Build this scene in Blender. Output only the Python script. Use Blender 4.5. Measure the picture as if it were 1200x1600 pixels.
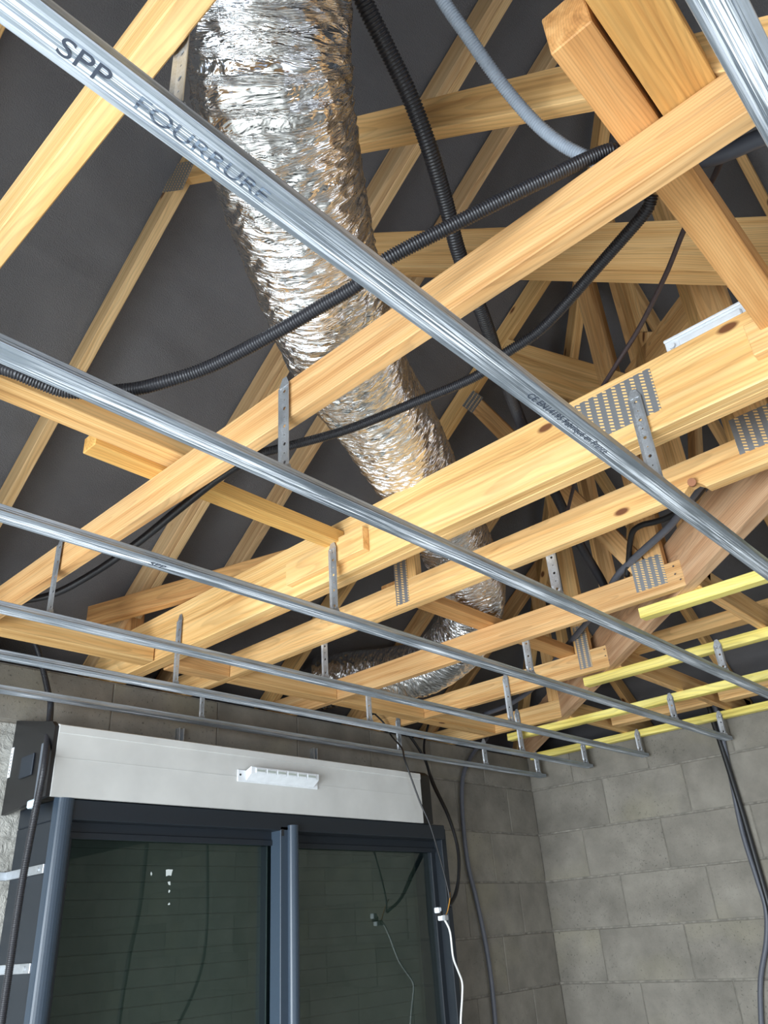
import bpy, bmesh, math, random
import numpy as np
from mathutils import Vector, Matrix, noise, Quaternion
random.seed(7)
for o in list(bpy.data.objects):
    bpy.data.objects.remove(o)
SC = bpy.context.scene
COL = SC.collection
H = 1.65            # camera height above the slab
S = 0.95            # roof timbers: bottom of the chords sits 0.95 m above the camera
# ------------------------------------------------------------------ camera
yaw, pitch, roll = math.radians(48.967), math.radians(28.7085), math.radians(-4.130)
fw = Vector((math.sin(yaw)*math.cos(pitch), math.cos(yaw)*math.cos(pitch), math.sin(pitch)))
rt = Vector((math.cos(yaw), -math.sin(yaw), 0)); up = rt.cross(fw)
r2 = rt*math.cos(roll)+up*math.sin(roll); u2 = -rt*math.sin(roll)+up*math.cos(roll)
cam = bpy.data.cameras.new('camera'); cam.sensor_fit = 'VERTICAL'; cam.sensor_height = 36; cam.lens = 1203.57/1600*36
cam.clip_start = 0.02; cam.clip_end = 100
co = bpy.data.objects.new('camera', cam); COL.objects.link(co)
mw = Matrix(((r2.x, u2.x, -fw.x, 0), (r2.y, u2.y, -fw.y, 0), (r2.z, u2.z, -fw.z, H), (0, 0, 0, 1)))
co.matrix_world = mw; SC.camera = co
# ------------------------------------------------------------------ world, daylight, exposure
W = bpy.data.worlds.new('sky'); SC.world = W; W.use_nodes = True
W.node_tree.nodes['Background'].inputs[0].default_value = (0.62, 0.76, 1.0, 1)
W.node_tree.nodes['Background'].inputs[1].default_value = 1.0
def daylight(name, loc, rot, sx, sy, power, col):
    l = bpy.data.lights.new(name, 'AREA'); l.shape = 'RECTANGLE'; l.size = sx; l.size_y = sy; l.energy = power; l.color = col
    o = bpy.data.objects.new(name, l); COL.objects.link(o); o.location = loc; o.rotation_euler = rot
    return o
# exposure and bays set for a bright overcast day
# daylight entering through the two open bays of the shell (left wall and back wall)
daylight('daylight_left_bay', (-1.75, .95, 1.20), (0, math.radians(-62), 0), 1.9, 2.7, 300, (0.86, 0.94, 1.0)).data.spread = math.radians(150)
daylight('daylight_back_bay', (0.6, -4.7, 1.15), (math.radians(64), 0, 0), 4.4, 2.0, 60, (0.92, 0.96, 1.0)).data.spread = math.radians(150)
SC.view_settings.view_transform = 'Standard'; SC.view_settings.look = 'None'
SC.view_settings.gamma = 1.0; SC.view_settings.use_curve_mapping = False
SC.view_settings.exposure = 0.2

# ------------------------------------------------------------------ materials
MATS = {}
def srgb(r, g, b):
    f = lambda c: (c/255/12.92) if c/255 <= 0.04045 else ((c/255+0.055)/1.055)**2.4
    return (f(r), f(g), f(b), 1)
class N:
    def __init__(s, name):
        s.m = bpy.data.materials.new(name); s.m.use_nodes = True; s.t = s.m.node_tree; s.b = s.t.nodes['Principled BSDF']; MATS[name] = s.m
    def n(s, typ, **k):
        nd = s.t.nodes.new(typ)
        for a, v in k.items():
            if a.startswith('i_'):
                nd.inputs[a[2:].replace('_', ' ')].default_value = v
            else: setattr(nd, a, v)
        return nd
    def l(s, a, b): s.t.links.new(a, b)
    def coords(s, scale=(1, 1, 1), kind='Object', rnd=30.0):
        tc = s.n('ShaderNodeTexCoord'); mp = s.n('ShaderNodeMapping'); mp.inputs['Scale'].default_value = scale
        if rnd:
            oi = s.n('ShaderNodeObjectInfo'); mu = s.n('ShaderNodeMath', operation='MULTIPLY'); mu.inputs[1].default_value = rnd
            s.l(oi.outputs['Random'], mu.inputs[0]); ad = s.n('ShaderNodeVectorMath', operation='ADD')
            s.l(tc.outputs[kind], ad.inputs[0]); s.l(mu.outputs[0], ad.inputs[1]); s.l(ad.outputs[0], mp.inputs['Vector'])
        else: s.l(tc.outputs[kind], mp.inputs['Vector'])
        return mp.outputs[0]
    def noise(s, vec, scale, detail=4, rough=.55, dist=0):
        nd = s.n('ShaderNodeTexNoise'); nd.inputs['Scale'].default_value = scale; nd.inputs['Detail'].default_value = detail
        nd.inputs['Roughness'].default_value = rough; nd.inputs['Distortion'].default_value = dist; s.l(vec, nd.inputs['Vector']); return nd.outputs['Fac']
    def ramp(s, fac, stops):
        r = s.n('ShaderNodeValToRGB'); e = r.color_ramp.elements
        e[0].position, e[0].color = stops[0]; e[1].position, e[1].color = stops[-1]
        for p, c in stops[1:-1]:
            x = e.new(p); x.color = c
        s.l(fac, r.inputs[0]); return r.outputs[0]
    def mix(s, fac, a, b, mode='MIX'):
        m = s.n('ShaderNodeMix', data_type='RGBA', blend_type=mode)
        for k, v in ((0, fac), (6, a), (7, b)):
            if hasattr(v, 'node'): s.l(v, m.inputs[k])
            else: m.inputs[k].default_value = v
        return m.outputs[2]
    def math(s, op, a, b=None, c=None):
        m = s.n('ShaderNodeMath', operation=op)
        for k, v in enumerate((a, b, c)):
            if v is None: continue
            if hasattr(v, 'node'): s.l(v, m.inputs[k])
            else: m.inputs[k].default_value = v
        return m.outputs[0]
    def bump(s, h, strength, dist=.01):
        b = s.n('ShaderNodeBump'); b.inputs['Strength'].default_value = strength; b.inputs['Distance'].default_value = dist
        s.l(h, b.inputs['Height']); s.l(b.outputs[0], s.b.inputs['Normal'])
    def set(s, **k):
        for a, v in k.items():
            i = s.b.inputs[a.replace('_', ' ')]
            if hasattr(v, 'node'): s.l(v, i)
            else: i.default_value = v
        return s
G4 = lambda v: (v, v, v, 1)

def wood(name, light, mid, dark, knot, rough_bump=.25, coarse=1.0):
    w = N(name)
    v1 = w.coords((0.9, 26*coarse, 26*coarse)); g = w.noise(v1, 1.6, 5, .6, .35)
    base = w.ramp(g, [(.22, dark), (.42, mid), (.64, light)])
    # growth rings around a pith that lies a few centimetres outside the piece
    oi0 = w.n('ShaderNodeObjectInfo'); tc = w.n('ShaderNodeTexCoord'); sp = w.n('ShaderNodeSeparateXYZ'); w.l(tc.outputs['Object'], sp.inputs[0])
    r1 = w.math('MULTIPLY_ADD', oi0.outputs['Random'], .11, -.03); r2 = w.math('MULTIPLY_ADD', w.math('FRACT', w.math('MULTIPLY', oi0.outputs['Random'], 17.3)), .12, -.06)
    dy = w.math('ADD', sp.outputs[1], r1); dz = w.math('ADD', sp.outputs[2], r2)
    rad = w.math('SQRT', w.math('ADD', w.math('MULTIPLY', dy, dy), w.math('MULTIPLY', dz, dz)))
    wob = w.noise(w.coords((1.1, 5, 5), rnd=47.0), 1.6, 2, .5, .4)
    ring = w.math('FRACT', w.math('MULTIPLY', w.math('MULTIPLY_ADD', wob, .055*coarse, rad), 150.0/coarse))
    rr = w.ramp(ring, [(.0, G4(.97)), (.45, G4(1.03)), (.82, G4(.74)), (.93, G4(.70)), (1, G4(.97))])
    base = w.mix(.6, base, rr, 'MULTIPLY')
    fine = w.noise(w.coords((.5, 120, 120), rnd=5.0), 1.0, 3, .6)
    base = w.mix(.45, base, w.ramp(fine, [(.36, G4(.70)), (.5, G4(1.0)), (.7, G4(1.06))]), 'MULTIPLY')
    big = w.noise(w.coords((1.2, 3, 3), rnd=13.0), 1.3, 2)
    base = w.mix(.5, base, w.ramp(big, [(.3, G4(.80)), (.7, G4(1.08))]), 'MULTIPLY')
    # knots
    vo = w.n('ShaderNodeTexVoronoi'); vo.inputs['Scale'].default_value = 1; w.l(w.coords((4.0, 9, 9), rnd=21.0), vo.inputs['Vector'])
    pick = w.n('ShaderNodeSeparateColor'); w.l(vo.outputs['Color'], pick.inputs[0])
    pk = w.math('GREATER_THAN', pick.outputs[0], .62)
    kn = w.math('MULTIPLY', w.ramp(vo.outputs['Distance'], [(.07, G4(1)), (.115, G4(0))]), pk)
    halo = w.math('MULTIPLY', w.ramp(vo.outputs['Distance'], [(.1, G4(.5)), (.3, G4(0))]), pk)
    base = w.mix(halo, base, mid); base = w.mix(kn, base, knot)
    oi = w.n('ShaderNodeObjectInfo'); hs = w.n('ShaderNodeHueSaturation')
    w.l(base, hs.inputs['Color']); w.l(w.math('MULTIPLY_ADD', oi.outputs['Random'], .22, .88), hs.inputs['Value'])
    w.l(w.math('MULTIPLY_ADD', oi.outputs['Random'], .008, .4955), hs.inputs['Hue'])
    hs.inputs['Saturation'].default_value = .95
    w.set(Base_Color=hs.outputs[0], Roughness=.62); w.b.inputs['Specular IOR Level'].default_value = .3
    w.bump(w.math('ADD', g, w.math('MULTIPLY', kn, -.4)), rough_bump, .004)
    return w.m
PINE = wood('pine_truss_timber', srgb(234, 190, 126), srgb(218, 166, 98), srgb(178, 122, 62), srgb(106, 62, 32))
PINE_R = wood('rough_sawn_pine', srgb(218, 164, 100), srgb(198, 140, 76), srgb(150, 98, 48), srgb(96, 56, 28), .6, .7)
PINE_P = wood('pale_rafter_pine', srgb(226, 190, 138), srgb(208, 166, 112), srgb(170, 126, 78), srgb(106, 66, 40))
PINK = wood('pale_waney_plank', srgb(226, 184, 140), srgb(206, 158, 112), srgb(168, 118, 76), srgb(104, 62, 38), .5, .8)
YELLOW = wood('yellow_treated_batten', srgb(240, 222, 128), srgb(226, 204, 98), srgb(196, 168, 66), srgb(140, 104, 40))
GOLD = wood('golden_treated_batten', srgb(228, 180, 98), srgb(212, 158, 76), srgb(166, 110, 42), srgb(104, 66, 26))
RED = wood('reddish_plank', srgb(216, 164, 100), srgb(194, 136, 76), srgb(146, 94, 46), srgb(96, 54, 28))

def galv(name, streak, base=(.40, .46, .53, 1)):
    g = N(name)
    v = g.coords((3.2, 380, 380)); n1 = g.noise(v, 1.0, 4, .6, .1)
    v2 = g.coords((2.2, 16, 16), rnd=9.0); n2 = g.noise(v2, 1.2, 3)
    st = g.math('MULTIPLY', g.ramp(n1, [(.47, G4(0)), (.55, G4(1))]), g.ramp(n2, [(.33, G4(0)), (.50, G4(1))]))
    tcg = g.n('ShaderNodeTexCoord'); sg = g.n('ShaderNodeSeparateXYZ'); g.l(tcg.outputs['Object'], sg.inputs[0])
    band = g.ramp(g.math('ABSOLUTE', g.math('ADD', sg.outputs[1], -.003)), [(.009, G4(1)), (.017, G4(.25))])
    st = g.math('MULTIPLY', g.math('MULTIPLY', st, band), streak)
    sp = g.noise(g.coords((25, 60, 60), rnd=3.0), 1.0, 3)
    col = g.mix(sp, tuple(c*.72 for c in base[:3])+(1,), tuple(min(1, c*1.1) for c in base[:3])+(1,))
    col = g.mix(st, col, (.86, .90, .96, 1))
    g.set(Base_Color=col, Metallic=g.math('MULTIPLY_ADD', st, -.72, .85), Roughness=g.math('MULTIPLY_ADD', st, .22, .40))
    g.bump(n1, .12, .002); return g.m
GALV = galv('galvanised_furring_steel', 1.0); GALVH = galv('galvanised_hanger_steel', .25, (.56, .59, .62, 1))

p = N('gang_nail_plate_steel')      # pressed plate: rows of punched slots through which the timber shows
tc = p.n('ShaderNodeTexCoord'); sx = p.n('ShaderNodeSeparateXYZ'); p.l(tc.outputs['Object'], sx.inputs[0])
fx = p.math('FRACT', p.math('MULTIPLY', sx.outputs[0], 42.0)); fz0 = p.math('MULTIPLY_ADD', sx.outputs[0], 48.0, p.math('MULTIPLY', sx.outputs[2], 110.0))
fz = p.math('FRACT', fz0); slot = p.math('MULTIPLY', p.math('LESS_THAN', fx, .42), p.math('LESS_THAN', fz, .52))
p.set(Base_Color=p.mix(slot, (.30, .31, .32, 1), srgb(224, 184, 124)), Metallic=p.math('MULTIPLY_ADD', slot, -.7, .7), Roughness=.5)
PLATE = p.m

fo = N('crinkled_aluminium_foil')
vv = fo.coords((1, 1, 1), 'UV', 0); mp2 = fo.n('ShaderNodeMapping'); mp2.inputs['Scale'].default_value = (7, 62, 1); fo.l(vv, mp2.inputs['Vector'])
n1 = fo.noise(mp2.outputs[0], 1.0, 4, .62, .8)
mp3 = fo.n('ShaderNodeMapping'); mp3.inputs['Scale'].default_value = (16, 60, 1); fo.l(vv, mp3.inputs['Vector'])
vo = fo.n('ShaderNodeTexVoronoi'); vo.inputs['Scale'].default_value = 1.4; fo.l(mp3.outputs[0], vo.inputs['Vector'])
hh = fo.math('ADD', fo.math('MULTIPLY', n1, 1.1), fo.math('MULTIPLY', vo.outputs['Distance'], .22))
fo.set(Base_Color=(.86, .87, .88, 1), Metallic=1.0, Roughness=.16); fo.bump(hh, .9, .016); FOIL = fo.m

def plain(name, col, rough=.5, metal=0, bumpscale=None, bs=.1, spec=.5):
    m = N(name); m.set(Base_Color=col, Roughness=rough, Metallic=metal); m.b.inputs['Specular IOR Level'].default_value = spec
    n = m.noise(m.coords((1, 1, 1)), bumpscale or 40, 3); m.bump(n, bs, .002)
    m.set(Base_Color=m.mix(.25, col, m.ramp(n, [(.3, tuple(c*.7 for c in col[:3])+(1,)), (.7, tuple(min(1, c*1.2) for c in col[:3])+(1,))])))
    return m.m
BLACKC = plain('black_corrugated_plastic', (.018, .018, .022, 1), .38, 0, 60, .05)
BLACKS = plain('black_cable_sheath', (.012, .012, .013, 1), .45, 0, 60, .05)
GREYC = plain('grey_corrugated_plastic', srgb(138, 148, 160), .5, 0, 60, .05)
GREYD = plain('dark_grey_conduit', srgb(88, 90, 98), .5, 0, 60, .05)
PURPLE = plain('brown_braided_cable', srgb(52, 40, 42), .55, 0, 400, .6)
WHITEP = plain('white_vent_plastic', srgb(222, 226, 230), .35, 0, 30, .02)
WHITEB = plain('white_shutter_box_pvc', srgb(196, 196, 193), .45, 0, 8, .02)
BLACKP = plain('black_end_cap_plastic', (.008, .008, .009, 1), .4, 0, 30, .05)
ANTH = plain('anthracite_aluminium', srgb(27, 33, 40), .42, 0, 200, .04)
ANTHL = plain('anthracite_aluminium_cover', srgb(52, 64, 77), .40, 0, 200, .04)
SLAT = plain('dark_shutter_slat', srgb(84, 89, 86), .5, 0, 20, .03)
WHITEC = plain('white_cable_sheath', srgb(232, 232, 230), .45, 0, 40, .03)
INK = plain('black_stamp_ink', srgb(54, 62, 76), .6, 0, 300, .03)
DARKH = plain('dark_punched_hole', (.01, .01, .01, 1), .8)
PAPER = plain('white_printed_sticker', srgb(232, 236, 240), .6)
FASCIA = plain('dark_eaves_board', srgb(60, 44, 36), .7, 0, 30, .2)
ORANGE = plain('orange_wire_sheath', srgb(196, 140, 60), .5)
ik = N('rubbed_stamp_ink'); nn = ik.noise(ik.coords((30, 260, 1)), 1.0, 3); ik.set(Base_Color=ik.mix(ik.ramp(nn, [(.44, G4(0)), (.56, G4(1))]), srgb(54, 62, 76), srgb(118, 132, 148)), Roughness=.55); INKR = ik.m
CLEAR = plain('grey_connector_plastic', srgb(150, 150, 150), .3)
DUST = plain('white_filler_splash', srgb(200, 206, 204), .7)

c = N('concrete_block_face')
v = c.coords((1, 1, 1)); a = c.noise(v, 5, 5, .6); b_ = c.noise(v, 90, 4, .7); d_ = c.noise(v, 2.2, 2)
col = c.ramp(a, [(.3, srgb(116, 112, 104)), (.5, srgb(132, 127, 118)), (.72, srgb(147, 142, 132))])
col = c.mix(c.ramp(d_, [(.56, G4(0)), (.7, G4(.35))]), col, srgb(152, 146, 124))
pit = c.math('MULTIPLY', c.ramp(b_, [(.60, G4(0)), (.70, G4(1))]), c.ramp(c.noise(c.coords((1, 1, 1), rnd=77.), 1.8, 2), [(.42, G4(.12)), (.62, G4(.85))]))
col = c.mix(pit, col, srgb(70, 70, 66))
oi = c.n('ShaderNodeObjectInfo'); hs = c.n('ShaderNodeHueSaturation'); c.l(col, hs.inputs['Color']); c.l(c.math('MULTIPLY_ADD', oi.outputs['Random'], .12, .88), hs.inputs['Value'])
c.set(Base_Color=hs.outputs[0], Roughness=.9); c.b.inputs['Specular IOR Level'].default_value = .2
c.bump(c.math('ADD', c.math('MULTIPLY', b_, .6), c.math('MULTIPLY', pit, -1.0)), .45, .006); BLOCK = c.m
c = N('mortar_joint'); v = c.coords((1, 1, 1)); a = c.noise(v, 30, 4); c.set(Base_Color=c.ramp(a, [(.3, srgb(104, 100, 92)), (.7, srgb(146, 141, 131))]), Roughness=.95); c.bump(a, .4, .006); MORTAR = c.m
c = N('rough_cast_concrete'); v = c.coords((1, 1, 1)); a = c.noise(v, 26, 6, .65, .6); b_ = c.noise(v, 6, 3)
c.set(Base_Color=c.mix(.5, c.ramp(a, [(.3, srgb(132, 130, 124)), (.65, srgb(188, 186, 178))]), c.ramp(b_, [(.3, srgb(150, 148, 142)), (.7, srgb(196, 194, 188))])), Roughness=.95); c.bump(a, 1.0, .02); ROUGH = c.m
c = N('concrete_slab'); v = c.coords((1, 1, 1)); a = c.noise(v, 3, 6, .6); c.set(Base_Color=c.ramp(a, [(.3, srgb(158, 156, 150)), (.7, srgb(190, 188, 182))]), Roughness=.85); c.bump(a, .1, .01); FLOOR = c.m
c = N('plain_blockwork'); v = c.coords((1, 1, 1)); bt = c.n('ShaderNodeTexBrick'); c.l(v, bt.inputs['Vector'])
bt.inputs['Color1'].default_value = srgb(140, 138, 131); bt.inputs['Color2'].default_value = srgb(150, 148, 140); bt.inputs['Mortar'].default_value = srgb(120, 118, 112)
bt.inputs['Scale'].default_value = 1; bt.inputs['Brick Width'].default_value = .5; bt.inputs['Row Height'].default_value = .262; bt.inputs['Mortar Size'].default_value = .006
c.set(Base_Color=bt.outputs[0], Roughness=.9); BACKW = c.m
c = N('dark_roof_underlay'); v = c.coords((1, 1, 1)); a = c.noise(v, 1.6, 4, .6, .6); b_ = c.noise(v, 260, 2)
c.set(Base_Color=c.ramp(a, [(.3, srgb(92, 91, 93)), (.7, srgb(110, 109, 111))]), Roughness=.52); c.b.inputs['Specular IOR Level'].default_value = .45
c.bump(c.math('ADD', c.math('MULTIPLY', b_, .08), c.noise(c.coords((.5, 1.6, 1.6)), 1.6, 1.5, .45, 1.2)), .55, .10); UNDER = c.m
g = N('window_glass'); nt = g.t
fr = g.n('ShaderNodeFresnel'); fr.inputs[0].default_value = 1.9
tr = g.n('ShaderNodeBsdfTransparent'); tr.inputs[0].default_value = (.72, .78, .75, 1); gl = g.n('ShaderNodeBsdfGlossy'); gl.inputs['Roughness'].default_value = .015; gl.inputs[0].default_value = (.92, 1, .97, 1)
ge = g.n('ShaderNodeNewGeometry'); ff = g.math('MULTIPLY', fr.outputs[0], g.math('SUBTRACT', 1.0, ge.outputs['Backfacing']))
mx = g.n('ShaderNodeMixShader'); g.l(ff, mx.inputs[0]); g.l(tr.outputs[0], mx.inputs[1]); g.l(gl.outputs[0], mx.inputs[2])
g.l(mx.outputs[0], nt.nodes['Material Output'].inputs['Surface']); GLASS = g.m

# ------------------------------------------------------------------ helpers
def tag(o, label=None, cat=None, group=None, kind=None):
    for k, v in (('label', label), ('category', cat), ('group', group), ('kind', kind)):
        if v: o[k] = v
    return o
def empty(name, loc, label, cat, group=None, kind=None):
    o = bpy.data.objects.new(name, None); COL.objects.link(o); o.location = loc; o.empty_display_size = .1
    bpy.context.view_layer.update()
    return tag(o, label, cat, group, kind)
def put(name, me, mat, parent=None, M=Matrix.Identity(4), smooth=False):
    if mat and not me.materials: me.materials.append(mat)
    o = bpy.data.objects.new(name, me); COL.objects.link(o)
    if parent is not None:
        o.parent = parent; o.matrix_local = world_of(parent).inverted() @ M
        o['_w'] = [x for r in M for x in r]
    else: o.matrix_world = M; 
    if smooth: me.polygons.foreach_set('use_smooth', [True]*len(me.polygons))
    return o
WM = {}
def world_of(o):
    if '_w' in o:
        v = list(o['_w']); return Matrix((v[0:4], v[4:8], v[8:12], v[12:16]))
    return Matrix.LocRotScale(o.location, o.rotation_euler, o.scale)
def mesh_bm(bm, name='mesh'):
    me = bpy.data.meshes.new(name); bm.normal_update(); bm.to_mesh(me); bm.free(); return me
def box_me(sx, sy, sz, bev=.002, rag=0):
    bm = bmesh.new(); bmesh.ops.create_cube(bm, size=1, matrix=Matrix.Diagonal((sx, sy, sz, 1)))
    if bev: bmesh.ops.bevel(bm, geom=bm.edges[:], offset=min(bev, sx*.3, sy*.3, sz*.3), segments=1, affect='EDGES')
    return mesh_bm(bm)
def box(name, lo, hi, mat, parent=None, bev=.002):
    """axis aligned box; local X always runs along the longest side so that the grain follows it"""
    lo, hi = Vector(lo), Vector(hi); d = hi-lo; c = (lo+hi)/2
    if d.x >= d.y and d.x >= d.z: R = Matrix.Identity(4); s = (d.x, d.y, d.z)
    elif d.y >= d.z: R = Matrix.Rotation(math.pi/2, 4, 'Z'); s = (d.y, d.x, d.z)
    else: R = Matrix.Rotation(-math.pi/2, 4, 'Y'); s = (d.z, d.y, d.x)
    return put(name, box_me(*s, bev), mat, parent, Matrix.Translation(c) @ R)
def boxa(name, lo, hi, mat, parent=None, bev=.002):
    lo, hi = Vector(lo), Vector(hi); d = hi-lo
    return put(name, box_me(d.x, d.y, d.z, bev), mat, parent, Matrix.Translation((lo+hi)/2))
def beam(name, a, b, t, h, mat, parent=None, bev=.002, side=None):
    """timber from a to b (centre line), t thick sideways, h deep"""
    a, b = Vector(a), Vector(b); x = (b-a).normalized(); L = (b-a).length
    y = Vector((0, 0, 1)).cross(x)
    if side is not None: y = Vector(side)-x*Vector(side).dot(x)
    y = Vector((0, 1, 0)) if y.length < 1e-4 else y.normalized()
    z = x.cross(y)
    M = Matrix(((x.x, y.x, z.x, 0), (x.y, y.y, z.y, 0), (x.z, y.z, z.z, 0), (0, 0, 0, 1)))
    return put(name, box_me(L, t, h, bev), mat, parent, Matrix.Translation((a+b)/2) @ M)
def spline(pts, step):
    P = [Vector(p) for p in pts]; P = [P[0]*2-P[1]]+P+[P[-1]*2-P[-2]]; out = []
    for i in range(1, len(P)-2):
        p0, p1, p2, p3 = P[i-1:i+3]; n = max(2, int((p2-p1).length/step))
        for k in range(n):
            t = k/n
            out.append(.5*((2*p1)+(p2-p0)*t+(2*p0-5*p1+4*p2-p3)*t*t+(3*p1-p0-3*p2+p3)*t**3))
    out.append(P[-2]); return out
def resample(C, step):
    A = np.array([tuple(c) for c in C]); d = np.r_[0, np.cumsum(np.linalg.norm(np.diff(A, axis=0), axis=1))]
    n = max(2, int(d[-1]/step)); s = np.linspace(0, d[-1], n+1)
    return np.stack([np.interp(s, d, A[:, k]) for k in range(3)], 1), s
def tube_me(pts, r, sides=10, step=.01, ridge=0, pitch=.004, cap=True):
    C = spline(pts, .01); C, s = resample(C, pitch/4 if ridge else step); n = len(C)
    T = np.gradient(C, axis=0); T /= np.linalg.norm(T, axis=1)[:, None]
    nrm = np.cross(T[0], [0, 0, 1.]); 
    if np.linalg.norm(nrm) < 1e-3: nrm = np.array([1., 0, 0])
    Ns = []
    for i in range(n):
        nrm = nrm-T[i]*nrm.dot(T[i]); nrm /= np.linalg.norm(nrm); Ns.append(nrm)
    Ns = np.array(Ns); Bs = np.cross(T, Ns)
    rad = np.full(n, r)
    if ridge: rad = r-ridge*np.array([0, .15, 1, .85])[np.arange(n) % 4]
    an = np.linspace(0, 2*math.pi, sides, endpoint=False)
    V = C[:, None]+rad[:, None, None]*(np.cos(an)[None, :, None]*Ns[:, None]+np.sin(an)[None, :, None]*Bs[:, None])
    V = V.reshape(-1, 3); F = []
    for i in range(n-1):
        for k in range(sides):
            k2 = (k+1) % sides; F.append((i*sides+k, i*sides+k2, (i+1)*sides+k2, (i+1)*sides+k))
    F.append(tuple(range(sides-1, -1, -1))); F.append(tuple((n-1)*sides+k for k in range(sides)))
    me = bpy.data.meshes.new('tube'); me.from_pydata(V.tolist(), [], F); me.polygons.foreach_set('use_smooth', [True]*len(F)); return me
def tube(name, pts, r, mat, label=None, cat=None, parent=None, group=None, **k):
    pts = [Vector(p) for p in pts]; o0 = pts[len(pts)//2] if parent is None else Vector((0, 0, 0))
    me = tube_me([p-o0 for p in pts], r, **k)
    o = put(name, me, mat, parent, Matrix.Translation(o0))
    if label: tag(o, label, cat, group)
    return o
def cyl(name, c, axis, r, L, mat, parent=None, sides=12):
    bm = bmesh.new(); bmesh.ops.create_cone(bm, cap_ends=True, segments=sides, radius1=r, radius2=r, depth=L)
    q = Vector((0, 0, 1)).rotation_difference(Vector(axis)); return put(name, mesh_bm(bm), mat, parent, Matrix.Translation(c) @ q.to_matrix().to_4x4())
R = lambda x, y, z: Vector((x*S, y*S, z*S+H))      # roof units -> world

# ------------------------------------------------------------------ shell
XR, YD, YB, XL = 4.45, 2.795, -4.79, -2.0
WT = H+.945                                         # top of the block walls
fl = boxa('floor', (XL-.2, YB-.2, -.15), (XR+.2, YD+.2, 0), FLOOR, bev=0); tag(fl, 'bare grey concrete floor slab of the room', 'floor', kind='structure')
# courses (relative to camera height), top course first
courses = [(.743, .945)] + [(.743-.262*(k+1), .743-.262*k) for k in range(9)]
courses = [(max(a, -H), b) for a, b in courses if b > -H+.02]
BM = {}
def block_mesh(L, hgt, seed):
    key = (round(L, 3), round(hgt, 3), seed)
    if key not in BM:
        me = box_me(L-.004, .03, hgt-.009, .003); me.materials.append(BLOCK); BM[key] = me
    return BM[key]
wr = boxa('wall_right', (XR+.004, YB-.2, 0), (XR+.2, YD+.2, WT), MORTAR, bev=0); tag(wr, 'grey concrete block wall on the right with vertical cables', 'wall', kind='structure')
def lay(parent, axis, lo, hi, joints, z0, z1, face, sgn):
    edges = [lo]+[j for j in sorted(joints) if lo+.03 < j < hi-.03]+[hi]
    for a, b in zip(edges[:-1], edges[1:]):
        pr = random.uniform(-.0015, .0015); c = (a+b)/2; zc = (z0+z1)/2+H
        me = block_mesh(b-a, z1-z0, 0)
        if axis == 'y': M = Matrix.Translation((face+.0135+pr, c, zc)) @ Matrix.Rotation(math.pi/2, 4, 'Z')
        else: M = Matrix.Translation((c, face+.0135+pr, zc))
        put('concrete_block', me, BLOCK, parent, M)
for k, (a, b) in enumerate(courses):
    off = 2.30 if k % 2 == 1 else 2.49
    lay(wr, 'y', YB, YD, [off-.5*i+(.0) for i in range(-1, 16)], a, b, XR, 1)
wf = boxa('wall_front', (3.08, YD+.004, 0), (XR+.2, YD+.2, WT), MORTAR, bev=0); tag(wf, 'concrete block wall around the dark sliding door', 'wall', kind='structure')
box('lintel_core', (1.3, YD+.004, H+.46), (3.08, YD+.2, WT), MORTAR, wf, bev=0)
box('side_core', (XL-.2, YD+.004, 0), (1.3, YD+.2, WT), MORTAR, wf, bev=0)
for k, (a, b) in enumerate(courses):
    js = [2.01-.5*i for i in range(10)]+[2.47, 2.97, 3.46, 3.95] if k == 0 else ([4.16-.505*i for i in range(14)] if k % 2 == 1 else [3.94-.505*i for i in range(14)])
    if k == 0: lay(wf, 'x', XL, XR, js, a, b, YD, 1)
    elif k == 1: lay(wf, 'x', 1.28, XR, js, a, b, YD, 1)
    else: lay(wf, 'x', 3.1, XR, js, a, b, YD, 1)
rp = boxa('rough_concrete_post', (XL, YD-.002, 0), (1.278, YD+.03, H+.738), ROUGH, wf, bev=.004)
# back and left walls with their open bays
def wallbox(name, lo, hi, par=None): return boxa(name, lo, hi, BACKW, par, bev=0)
wb = wallbox('wall_back', (XL-.2, YB-.2, 0), (-1.6, YB, WT)); tag(wb, 'block wall behind the viewer with an open bay', 'wall', kind='structure')
wallbox('pier', (2.8, YB-.2, 0), (XR+.2, YB, WT), wb); wallbox('head', (-1.6, YB-.2, 2.25), (2.8, YB, WT), wb)
wl = wallbox('wall_left', (XL-.2, YB, 0), (XL, -.4, WT)); tag(wl, 'block wall left of the viewer with an open bay', 'wall', kind='structure')
wallbox('pier', (XL-.2, 2.3, 0), (XL, YD, WT), wl); wallbox('head', (XL-.2, -.4, 2.25), (XL, 2.3, WT), wl)
wallbox('gable', (XL-.2, YB, WT), (XL, YD+.2, H+4.6), wl)

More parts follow.
